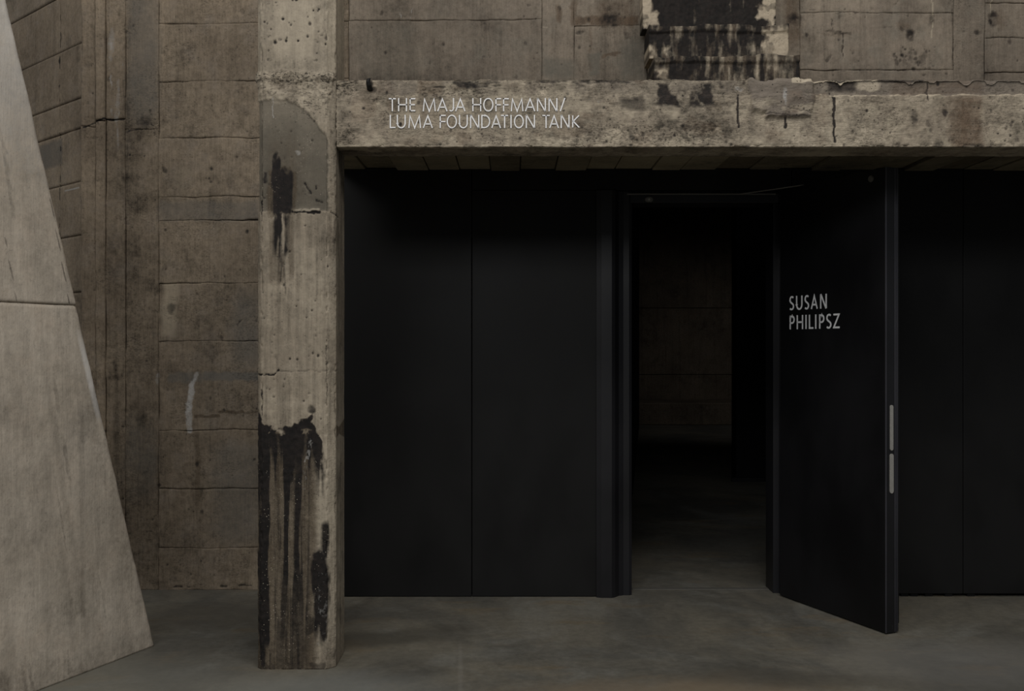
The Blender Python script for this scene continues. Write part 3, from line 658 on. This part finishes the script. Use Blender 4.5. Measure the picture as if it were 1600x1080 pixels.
    soot = mx(soot, .85 * pinholes(U, V, 150, 530, 1600, 126, 228, 1.3, 3.0, 21), .8 * pinholes(U, V, 60, 900, 1140, 195, 228, 1.4, 3.4, 22))
    # relief
    h = .006 * (fbm(U, V, 60, 3, 5) - .5) + .006 * (fbm(U, V, 8, 3, 11) - .5) - .010 * band * ss(u, 1268, 1276) - .004 * band + mort * (.020 + .022 * (fbm(U, V, 24, 3, 9) - .5)) - .008 * np.clip(soot, 0, 1) * .4 - .02 * pits * fbm(U, V, 5, 2, 2) * .6
    h = h + .0015 * (fbm(U, V, 40, 3, 8, 3) - .5) * ss(v, 150, 160)
    edge_b = np.exp(-((Sg - cum[2]) / .010) ** 2); edge_t = np.exp(-((Sg - cum[4]) / .014) ** 2)
    quiet = box(U, V, 603, 912, 146, 206, 8, 5)
    h = h * (1 - .75 * quiet)
    h = h - edge_b * .008 * ss(fbm(U, V * 0, 14, 4, 18), .35, .8)
    h = h - edge_t * .024 * ss(fbm(U, V * 0, 18, 4, 20), .4, .85)
    Yp = y[:, None] + h * ny[:, None]; Zp = z[:, None] + h * nz_[:, None]
    dip = np.interp(x, [PX(p, YB) for p in (0, 1130, 1170, 1205, 1245, 1275, 1300, 1345, 1800)], [0, 0, -.004, -.017, -.016, -.006, .002, .003, 0])[None, :]
    topw = ss(Zp, zt - .06, zt)
    Zp = Zp + topw * dip
    return np.stack([X, Yp, Zp], -1), dict(soot=soot, rust=rust, lime=lime, patch=patch, pale=pale, tone=tone, pits=pits)
Pb, mb = beam()
bmo = grid_obj('lintel_beam', Pb, mb, M['beam'], None)
bm = bmesh.new(); bm.from_mesh(bmo.data)
bmesh.ops.contextual_create(bm, geom=[e for e in bm.edges if e.is_boundary])
bmesh.ops.recalc_face_normals(bm, faces=bm.faces[:])
bm.to_mesh(bmo.data); bm.free()
tag(bmo, 'rough weathered concrete beam over the doorway, carrying two lines of lettering', 'beam', kind='thing')

st_pts = [(578, 140, -.004), (577.5, 135, .022), (576.5, 130, .032), (577.5, 126, .034), (580, 124.5, .030)]
bm = bmesh.new()
rings = []
for k, (px_, py_, d_) in enumerate(st_pts):
    c_ = Vector((PX(px_, YB), YB - d_, PZ(py_, YB))); r_ = (.016, .014, .011, .010, .007)[k]
    rings.append([bm.verts.new(c_ + Vector((math.cos(a_) * r_, -abs(math.sin(a_)) * r_ * .4 + math.sin(a_) * r_ * .6, .25 * r_ * math.sin(a_)))) for a_ in [math.tau * q / 10 for q in range(10)]])
for A_, B_ in zip(rings, rings[1:]):
    for q in range(10): bm.faces.new((A_[q], A_[(q + 1) % 10], B_[(q + 1) % 10], B_[q]))
bm.faces.new(rings[-1]); bm.faces.new(rings[0][::-1])
bmesh.ops.recalc_face_normals(bm, faces=bm.faces[:])
stub = bm_obj('tar_stub', bm, M['putty'], None)
tag(stub, 'small black bent stub sticking out of the beam above the lettering', 'stub', kind='thing')

# ------------------------------------------------------------------ canopy slab: plank-marked ceiling behind the beam
ZC = PZ(265, 6.57)
ceil = bx('ceiling', -1.16, 6.2, YK + .01, 6.70, ZC + .03, zt - .05, M['soffit'], None, 0)
tag(ceil, 'plank-marked concrete soffit under the beam', kind='structure')
x = -1.15
edges = [540, 592, 601, 650, 699, 754, 806, 857, 910, 950, 990, 1040, 1100, 1160, 1215, 1275, 1330, 1390, 1450, 1510, 1560]
k = 0
x = PX(540, 6.57) - .07
while x < 4.6:
    wd = rnd.uniform(.19, .25)
    dz = rnd.uniform(-.012, .012)
    ye = 6.62
    o = bx('plank', x + .003, x + wd - .003, YK + .02, ye, ZC + dz, ZC + .045, M['soffit'], ceil, .004)
    for nm, val in (('tone', rnd.uniform(-.22, .22)), ('rust', .5 if k % 7 == 5 else 0.0)):
        a = o.data.attributes.new(nm, 'FLOAT', 'POINT'); a.data.foreach_set('value', [val] * len(o.data.vertices))
    x += wd; k += 1

# ------------------------------------------------------------------ stepped pier above the canopy
pier = empty('stepped_pier', (PX(1120, 6.4), 6.5, zt - .05))
tag(pier, 'soot-blackened stepped concrete pier rising above the beam', 'pier', kind='thing')
def tier(px0, px1, py0, py1, Y, seed, lip, white):
    x0, x1 = PX(px0, Y), PX(px1, Y); z1, z0 = PZ(py0, Y), max(PZ(py1, Y), zt - .055)
    st = .006
    X, Z = np.meshgrid(np.linspace(x0, x1, int((x1 - x0) / st)), np.linspace(z0, z1, int((z1 - z0) / st)))
    U = 800 + X * F / Y; V = 540 - (Z - EYE) * F / Y
    u, v = warp(U, V, 4, 14, seed); u2, v2 = warp(U, V, 2.5, 7, seed + 1)
    stv = fbm(U, V, 6, 4, seed, 40)
    W = mx(*[box(u2 + (fbm(U, V, 10, 3, seed + 8) - .5) * 16, v2, *q, 5) for q in white]) * (.55 + .45 * ss(fbm(U, V, 12, 4, seed + 3), .35, .5)) if white else U * 0
    soot = (1 - W) * (.58 + 1.0 * (fbm(U, V, 7, 4, seed + 2, 26) - .36) + .5 * (fbm(U, V, 30, 3, seed + 4) - .4) + (.25 if not lip else 0))
    soot = np.clip(soot, 0, 1)
    if lip: soot = np.clip(soot - .3 * (1 - ss(V - py0, 4, 10)) * fbm(U, V, 12, 3, 4), 0, 1)
    rust = .8 * (1 - W) * ss(stv, .45, .6)
    pale = W * .9
    h = .010 * (fbm(U, V, 20, 3, seed) - .5) + .008 * (fbm(U, V, 5, 3, seed + 6) - .5)
    if lip: h = h + .014 * (1 - ss(V - (py0 + 9 + 3 * (fbm(U, V * 0, 30, 3, 4) - .5)), -1.2, 1.2))
    zj = (fbm(U, V * 0, 22, 3, seed + 9) - .5) * .03 * ss(Z, z1 - .06, z1) + .012 * (X - x0) / (x1 - x0) * ss(Z, z1 - .06, z1)
    P = np.stack([X, Y - h, Z + zj], -1)
    m = dict(soot=soot, rust=rust, pale=pale, lime=U * 0, patch=U * 0, tone=(fbm(U, V, 16, 4, seed) - .5) * .4, pits=.12 * W)
    return grid_obj('pier_tier', P, m, M['pier'], (0, 6.70 - Y, 0), pier)
tier(1004, 1212, -75, 46, 6.56, 3, False, [(1000, 1018, -80, 44), (1014, 1028, 18, 40), (1190, 1214, -80, 14), (1182, 1214, 8, 30), (1197, 1214, 25, 46)])
tier(1014, 1232, 42, 92, 6.47, 7, True, [(1194, 1236, 48, 88), (1012, 1024, 70, 92), (1036, 1044, 72, 88)])
tier(1022, 1249, 90, 130, 6.38, 11, True, [(1026, 1046, 108, 124)])

# ------------------------------------------------------------------ black panelled front wall
YP = 6.557
wf = bx('wall_front', -1.44, PX(985, 6.57) - .06, 6.62, 6.72, 0, ZC + .02, M['black'], None, 0)
tag(wf, 'matt black panelled wall under the beam', kind='structure')
xa, xb_, xc = -1.44, PX(737.3, YP), PX(932, YP)
zh = PZ(297, YP)
bx('wall_panel', xa, xb_ - .0022, YP, 6.62, .004, ZC + .004, M['black'], wf, .003)
bx('wall_panel', xb_ + .0022, xc + .03, YP, 6.62, .004, zh - .002, M['black'], wf, .003)
bx('header_panel', xb_ + .0022, PX(1237, YP), YP + .002, 6.62, zh + .002, ZC + .004, M['black'], wf, .003)
xr1, xr2 = PX(1505, YP), PX(1760, YP)
bx('wall_panel', PX(1237, YP) + .004, xr1 - .002, YP, 6.62, .022, ZC + .004, M['black'], wf, .003)
bx('wall_panel', xr1 + .002, xr2 - .002, YP, 6.62, .022, ZC + .004, M['black'], wf, .003)
bx('wall_panel', xr2 + .002, xr2 + 1.2, YP, 6.62, .022, ZC + .004, M['black'], wf, .003)
bx('backing_board', 1.87, 6.2, 6.625, 6.72, .025, ZC + .02, M['black'], wf, 0)
bx('backing_board', PX(985, 6.57) - .06, 1.87, 6.625, 6.72, zh - .04, ZC + .02, M['black'], wf, 0)
for xx in (PX(1409, YP), PX(1424, YP), PX(1447, YP), PX(1478, YP), PX(1513, YP)):
    bx('packer', xx, xx + .05, 6.57, 6.61, 0, .023, M['dull_metal'] if False else M['black'], wf, .001)

# ------------------------------------------------------------------ door: frame, open leaf
dr = empty('door_1', (1.3, 6.62, 0))
tag(dr, 'tall black door standing open, white lettering on its leaf', kind='structure')
fr = empty('door_frame', (0, 0, 0)); fr.parent = dr
def sub(o): return o
frm = bx('door_frame', PX(985, 6.60), 1.86, 6.60, 6.66, PZ(318, 6.64), PZ(303, 6.62), M['frame'], dr, .004)
bpy.data.objects.remove(fr)
jl = [(PX(932, 6.55), 6.62), (PX(932, 6.545), 6.545), (PX(940, 6.53), 6.53), (PX(956, 6.53), 6.53), (PX(961, 6.545), 6.545), (PX(967, 6.585), 6.585), (PX(974, 6.60), 6.60), (PX(983, 6.60), 6.60), (PX(987, 6.61), 6.61), (.834, 6.84), (.70, 6.84)]
prism('jamb', jl, 0.0, PZ(297, 6.53), M['frame'], frm)
prism('jamb', [(1.782, 6.66), (1.822, 6.66), (1.822, 6.60), (1.87, 6.60), (1.87, 6.84), (1.779, 6.84)], 0, PZ(303, 6.62), M['frame'], frm)
bx('head', .834, 1.782, 6.645, 6.84, PZ(318, 6.645), PZ(303, 6.64), M['frame'], frm, .004)
bx('head_trim', PX(980, 6.59), PX(1212, 6.59), 6.585, 6.605, PZ(304.2, 6.59), PZ(302.6, 6.59), M['dull_metal'], frm, .001)
bx('threshold', .834, 1.779, 6.75, 6.80, 0.0, .004, M['dull_metal'], dr, .001)
# strike disc on the head
def disc(name, c, n, r, t, mat, parent, squash=1.0):
    bm = bmesh.new()
    bmesh.ops.create_cone(bm, cap_ends=True, segments=24, radius1=r, radius2=r * .85, depth=t)
    for v in bm.verts: v.co.x *= squash
    bmesh.ops.bevel(bm, geom=[e for e in bm.edges if abs(e.verts[0].co.z - e.verts[1].co.z) < 1e-6], offset=r * .12, segments=2, affect='EDGES')
    nrm = Vector(n).normalized()
    up = Vector((0, 0, 1)); side = up.cross(nrm).normalized(); up2 = nrm.cross(side)
    from mathutils import Matrix
    R = Matrix((side, up2, nrm)).transposed().to_4x4()
    bm.transform(Matrix.Translation(Vector(c)) @ R)
    return bm_obj(name, bm, mat, parent)
dpos = (PX(1014, 6.60), 6.597, PZ(312, 6.60))
d1 = disc('strike_plate', dpos, (0, -1, 0), .019, .010, M['dull_metal'], dr, 1.6)
d1['label'] = 'small oval metal plate on the door head'
disc('catch', (dpos[0], dpos[1] - .006, dpos[2]), (0, -1, 0), .008, .008, M['steel'], d1)

H = np.array([1.806, 6.575]); u_ = np.array([.395, -.919]); u_ /= np.linalg.norm(u_); n_ = np.array([u_[1] * -1, u_[0]])   # n_: towards the back of the leaf
LW = .952; LT = .092; ZL = 2.735
def lp(t, d, z): return (H[0] + u_[0] * t + n_[0] * d, H[1] + u_[1] * t + n_[1] * d, z)
def leaf_box(name, t0, t1, d0, d1, z0, z1, mat, parent, bev=.002):
    bm = box_mesh(t0, t1, d0, d1, z0, z1, bev)
    for v in bm.verts: v.co = Vector(lp(v.co.x, v.co.y, v.co.z))
    bmesh.ops.recalc_face_normals(bm, faces=bm.faces[:])
    return bm_obj(name, bm, mat, parent)
leaf = leaf_box('door_leaf', 0, LW - .004, 0, .052, .008, ZL, M['leaf'], dr, .003)
leaf['label'] = 'thick black door leaf swung open'
leaf_box('leaf_edge', LW - .002, LW + .004, .001, .070, .009, ZL - .001, M['edge'], leaf, .0015)
leaf_box('leaf_core', .01, LW - .002, .052, LT, .009, ZL - .001, M['leaf'], leaf, .002)
leaf_box('edge_seal', LW - .012, LW + .002, .0735, .0815, .010, ZL - .002, M['edge'], leaf, .002)
leaf_box('edge_seal', LW - .012, LW + .003, .0845, LT + .004, .010, ZL - .002, M['edge'], leaf, .002)
leaf_box('rebate', .02, LW - .03, LT, LT + .042, .045, ZL - .03, M['edge'], leaf, .003)
leaf_box('edge_highlight', LW - .001, LW + .0055, -.0015, .0035, .010, ZL - .002, M['edge_highlight'], leaf, .001)  # thin added strips imitating highlights on the leaf edge
leaf_box('edge_highlight', LW - .001, LW + .0055, .066, .0715, .010, ZL - .002, M['edge_highlight'], leaf, .001)
leaf_box('edge_highlight', LW - .002, LW + .0045, .0825, .0865, .010, ZL - .002, M['edge_highlight'], leaf, .001)
# lock plates in the leaf edge (rounded ends)
def lock_plate(z0, z1, w_, split):
    pts = []
    r = w_ / 2
    for i in range(13):
        a = math.pi * i / 12; pts.append((r * math.cos(a), z1 - r + r * math.sin(a)))
    for i in range(13):
        a = math.pi + math.pi * i / 12; pts.append((r * math.cos(a), z0 + r + r * math.sin(a)))
    bm = bmesh.new()
    vs = [bm.verts.new((p[0], 0, p[1])) for p in pts]; f = bm.faces.new(vs)
    r_ = bmesh.ops.extrude_face_region(bm, geom=[f])
    for v in r_['geom']:
        if isinstance(v, bmesh.types.BMVert): v.co.y = .005
    for v in bm.verts: v.co = Vector(lp(LW + .0035 + v.co.y, .040 + v.co.x, v.co.z))
    bmesh.ops.recalc_face_normals(bm, faces=bm.faces[:])
    p = bm_obj('lock_plate', bm, M['steel'], leaf)
    p['label'] = 'grey steel lock plate let into the door edge'
zE = lambda py: PZ(py, 5.715)
lock_plate(zE(704), zE(633), .024, False)
lock_plate(zE(771), zE(709), .028, True)
d2 = disc('bolt_disc', lp(.838, -.004, 2.682), (-n_[0], -n_[1], 0), .021, .012, M['dull_metal'], leaf)
d2['label'] = 'small round metal bolt on the door leaf'
# closer arm from the head to the top of the leaf
def bar(name, a, b_, r, mat, parent):
    a, b_ = Vector(a), Vector(b_); d = (b_ - a)
    bm = bmesh.new(); bmesh.ops.create_cone(bm, cap_ends=True, segments=8, radius1=r, radius2=r, depth=d.length)
    bm.transform(__import__('mathutils').Matrix.Translation((a + b_) / 2) @ d.to_track_quat('Z', 'Y').to_matrix().to_4x4())
    return bm_obj(name, bm, mat, parent)
arm = bar('closer_arm', (PX(1155, 6.575), 6.575, PZ(303.6, 6.575)), (lp(.214, .02, 0)[0], lp(.214, .02, 0)[1], ZL + .006), .0045, M['dull_metal'], dr)
arm['label'] = 'thin metal closer arm at the door head'

# ------------------------------------------------------------------ lettering (flat cut strokes)
def arc(cx, cy, rx, ry, a0, a1, n=14):
    return [(cx + rx * math.cos(math.radians(a0 + (a1 - a0) * i / n)), cy + ry * math.sin(math.radians(a0 + (a1 - a0) * i / n))) for i in range(n + 1)]
def glyph(ch):
    # strokes in a unit box; x scaled by the letter's own width
    sp = [(.5 + .5 * math.cos(t) * .98, 0) for t in ()]
    G = {
        'T': [[(0, 1), (1, 1)], [(.5, 1), (.5, 0)]], 'H': [[(0, 0), (0, 1)], [(1, 0), (1, 1)], [(0, .5), (1, .5)]],
        'E': [[(0, 0), (0, 1)], [(0, 1), (1, 1)], [(0, .5), (.92, .5)], [(0, 0), (1, 0)]], 'F': [[(0, 0), (0, 1)], [(0, 1), (1, 1)], [(0, .49), (.95, .49)]],
        'M': [[(0, 0), (.1, 1), (.5, 0), (.9, 1), (1, 0)]], 'A': [[(0, 0), (.5, 1), (1, 0)], [(.19, .33), (.81, .33)]],
        'J': [[(1, 1), (1, .25)] + arc(.52, .25, .48, .27, 0, -125, 10)], 'O': [arc(.5, .5, .5, .52, 90, 450, 32)], 'N': [[(0, 0), (0, 1)], [(.02, 1), (.98, 0)], [(1, 0), (1, 1)]], '/': [[(0, 0), (1, 1.02)]],
        'L': [[(0, 1), (0, 0), (1, 0)]], 'U': [[(0, 1), (0, .36)] + arc(.5, .36, .5, .38, 180, 360, 16) + [(1, 1)]],
        'D': [[(0, 0), (0, 1), (.35, 1)] + arc(.35, .5, .65, .5, 90, -90, 18) + [(0, 0)]], 'I': [[(.5, 0), (.5, 1)]],
        'K': [[(0, 0), (0, 1)], [(.95, 1), (.08, .52), (1, 0)]],
        'S': [[(.92, .93), (.75, 1.0), (.5, 1.01), (.25, .97), (.08, .86), (.04, .73), (.12, .62), (.32, .54), (.62, .46), (.88, .37), (.98, .25), (.92, .12), (.72, .01), (.45, -.02), (.2, 0), (.02, .06)]],
        'P': [[(0, 0), (0, 1)], [(0, 1), (.45, .995)] + arc(.45, .72, .52, .275, 90, -90, 14) + [(0, .445)]], 'Z': [[(.05, 1), (1, 1), (0, 0), (1, 0)]],
    }
    return G[ch]
def letter(ch, place, x0, x1, z0, z1, wd, mat, parent, thick=.0015):
    """place(a, z, depth) -> world; strokes are mitred ribbons"""
    V = []; Fc = []
    if ch != 'I': x0 += wd / 2; x1 -= wd / 2
    if ch != 'N': z0 += wd / 2; z1 -= wd / 2
    if ch in 'AM/': z0 -= wd / 2 * .9
    if ch == '/': z1 += wd / 2 * .9
    if ch in 'AM': z1 -= wd * .25
    for st in glyph(ch):
        p = [Vector((x0 + q[0] * (x1 - x0), z0 + q[1] * (z1 - z0))) for q in st]
        closed = (p[0] - p[-1]).length < 1e-6
        if not closed and ch not in 'AMNOK/S':
            for a_, b_ in ((0, 1), (-1, -2)):
                p[a_] = p[a_] + (p[a_] - p[b_]).normalized() * wd / 2
        n = len(p); base = len(V)
        if closed: p = p[:-1]; n -= 1
        for i in range(n):
            a_ = p[i - 1] if (i > 0 or closed) else None; b_ = p[(i + 1) % n] if (i < n - 1 or closed) else None
            d1 = (p[i] - a_).normalized() if a_ is not None else None; d2 = (b_ - p[i]).normalized() if b_ is not None else None
            if d1 is None: d1 = d2
            if d2 is None: d2 = d1
            t = d1 + d2
            t = t.normalized() if t.length > 1e-4 else d1
            nrm = Vector((-t.y, t.x)); c = max(.38, abs(nrm.dot(Vector((-d1.y, d1.x)))))
            k = wd / 2 / c
            for sgn in (1, -1):
                q = p[i] + nrm * k * sgn
                V.append(place(q.x, q.y, thick)); V.append(place(q.x, q.y, -.001))
        m = n if closed else n - 1
        for i in range(m):
            a_ = base + i * 4; b_ = base + ((i + 1) % n) * 4
            Fc += [(a_, b_, b_ + 2, a_ + 2), (a_ + 1, b_ + 1, b_, a_), (a_ + 2, b_ + 2, b_ + 3, a_ + 3)]
        if not closed:
            e = base + (n - 1) * 4
            Fc += [(base, base + 2, base + 3, base + 1), (e, e + 1, e + 3, e + 2)]
    return mesh_obj('letter', V, Fc, mat, parent)

LB = [('THE MAJA HOFFMANN/', [(607.5, 618.5), (622, 636), (640, 649), (660.5, 681), (683, 699.5), (700.5, 709.5), (711, 727.5), (738, 752), (755, 771), (774, 783), (786, 795), (798, 818), (820, 836.5), (839, 853), (857, 871), (874.5, 883.5)], 153.4, 174.0),
      ('LUMA FOUNDATION TANK', [(609, 618), (620, 634), (638, 658), (660.5, 676.5), (687, 696.5), (698, 714), (717, 731), (734.5, 749), (752, 766), (767.5, 783), (783, 794), (797.5, 799.5), (803, 818.5), (821.5, 836), (847.5, 859), (858, 873.5), (876, 890), (894, 906)], 179.6, 200.2)]
YT = YB - .0035
sign = empty('wall_lettering', (PX(757, YT), YT, PZ(177, YT)))
tag(sign, 'two lines of thin pale grey capitals fixed to the concrete beam', 'lettering', kind='thing')
for txt, spans, ya, yb in LB:
    for ch, (a, e) in zip(txt.replace(' ', ''), spans):
        letter(ch, lambda q, z, d: (q, YT - d, z), PX(a, YT), PX(e, YT), PZ(yb, YT), PZ(ya, YT), 1.85 / F * YT, M['letter_beam'], sign, .0010)
def T_of(px):
    q = (px - 800) / F
    return (q * H[1] - H[0]) / (u_[0] - q * u_[1])
LD = [('SUSAN', [(1233.5, 1241), (1244, 1254), (1257, 1264.5), (1267, 1278), (1281.5, 1292)], 1.9245, 2.0165), ('PHILIPSZ', [(1234, 1242), (1245, 1255), (1258.5, 1260.5), (1264, 1271), (1273.5, 1276), (1280, 1288.5), (1291, 1299.5), (1302, 1312)], 1.797, 1.889)]
ds = empty('door_lettering', lp(.3, -.002, 1.9))
tag(ds, 'two short lines of white capitals on the open black door', 'lettering', kind='thing')
for txt, spans, za, zb_ in LD:
    for ch, (a, e) in zip(txt, spans):
        letter(ch, lambda q, z, d: lp(q, -d, z), T_of(a), T_of(e), za, zb_, .0115, M['letter_door'], ds, .0015)

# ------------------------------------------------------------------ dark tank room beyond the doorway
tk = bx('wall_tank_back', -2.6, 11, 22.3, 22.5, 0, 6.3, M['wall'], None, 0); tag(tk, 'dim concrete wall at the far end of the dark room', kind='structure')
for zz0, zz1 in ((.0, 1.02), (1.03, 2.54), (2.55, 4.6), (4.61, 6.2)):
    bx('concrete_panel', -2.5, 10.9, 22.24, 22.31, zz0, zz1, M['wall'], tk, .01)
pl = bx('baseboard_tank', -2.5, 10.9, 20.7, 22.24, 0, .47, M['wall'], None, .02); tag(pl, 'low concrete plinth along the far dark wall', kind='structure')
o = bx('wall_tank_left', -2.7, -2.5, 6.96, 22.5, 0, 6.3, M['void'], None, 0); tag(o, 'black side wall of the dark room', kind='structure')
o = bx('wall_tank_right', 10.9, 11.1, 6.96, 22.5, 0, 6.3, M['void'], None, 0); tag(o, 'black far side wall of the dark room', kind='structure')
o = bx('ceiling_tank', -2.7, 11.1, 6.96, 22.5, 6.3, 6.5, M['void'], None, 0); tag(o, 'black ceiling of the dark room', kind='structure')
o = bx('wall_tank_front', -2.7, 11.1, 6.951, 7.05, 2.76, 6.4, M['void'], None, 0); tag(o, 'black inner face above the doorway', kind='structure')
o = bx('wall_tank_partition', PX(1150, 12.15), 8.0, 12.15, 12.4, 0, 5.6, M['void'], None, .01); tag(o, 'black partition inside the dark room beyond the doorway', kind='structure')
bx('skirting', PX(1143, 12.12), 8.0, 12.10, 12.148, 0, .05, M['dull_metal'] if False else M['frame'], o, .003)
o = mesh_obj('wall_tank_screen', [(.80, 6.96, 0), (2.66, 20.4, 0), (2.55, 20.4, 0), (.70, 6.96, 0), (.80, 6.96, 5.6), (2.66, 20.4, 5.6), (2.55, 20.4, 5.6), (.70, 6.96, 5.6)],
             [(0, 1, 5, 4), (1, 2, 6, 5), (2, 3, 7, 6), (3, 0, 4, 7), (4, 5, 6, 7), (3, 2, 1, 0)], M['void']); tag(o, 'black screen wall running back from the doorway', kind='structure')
sp = bpy.data.lights.new('tank_spot', 'SPOT'); sp.energy = 60; sp.spot_size = math.radians(88); sp.spot_blend = 1.0; sp.color = (1.0, .98, .97); sp.shadow_soft_size = .15
so = bpy.data.objects.new('tank_spot', sp); so.location = (6.9, 16.8, 4.3)
so.rotation_euler = (Vector((4.3, 20.6, .2)) - so.location).to_track_quat('-Z', 'Y').to_euler(); COL.objects.link(so)

tp = bpy.data.lights.new('tank_fill', 'POINT'); tp.energy = 4; tp.shadow_soft_size = .3; tp.color = (.9, .95, 1.0)  # added fill light that lifts the dark room, no visible source
to = bpy.data.objects.new('tank_fill', tp); to.location = (3.2, 10.0, 5.4); COL.objects.link(to)

for o in COL.objects:
    if o.parent is None and o.get('kind') == 'structure' and 'category' not in o:
        o['category'] = o.name.split('_')[0].split('.')[0]
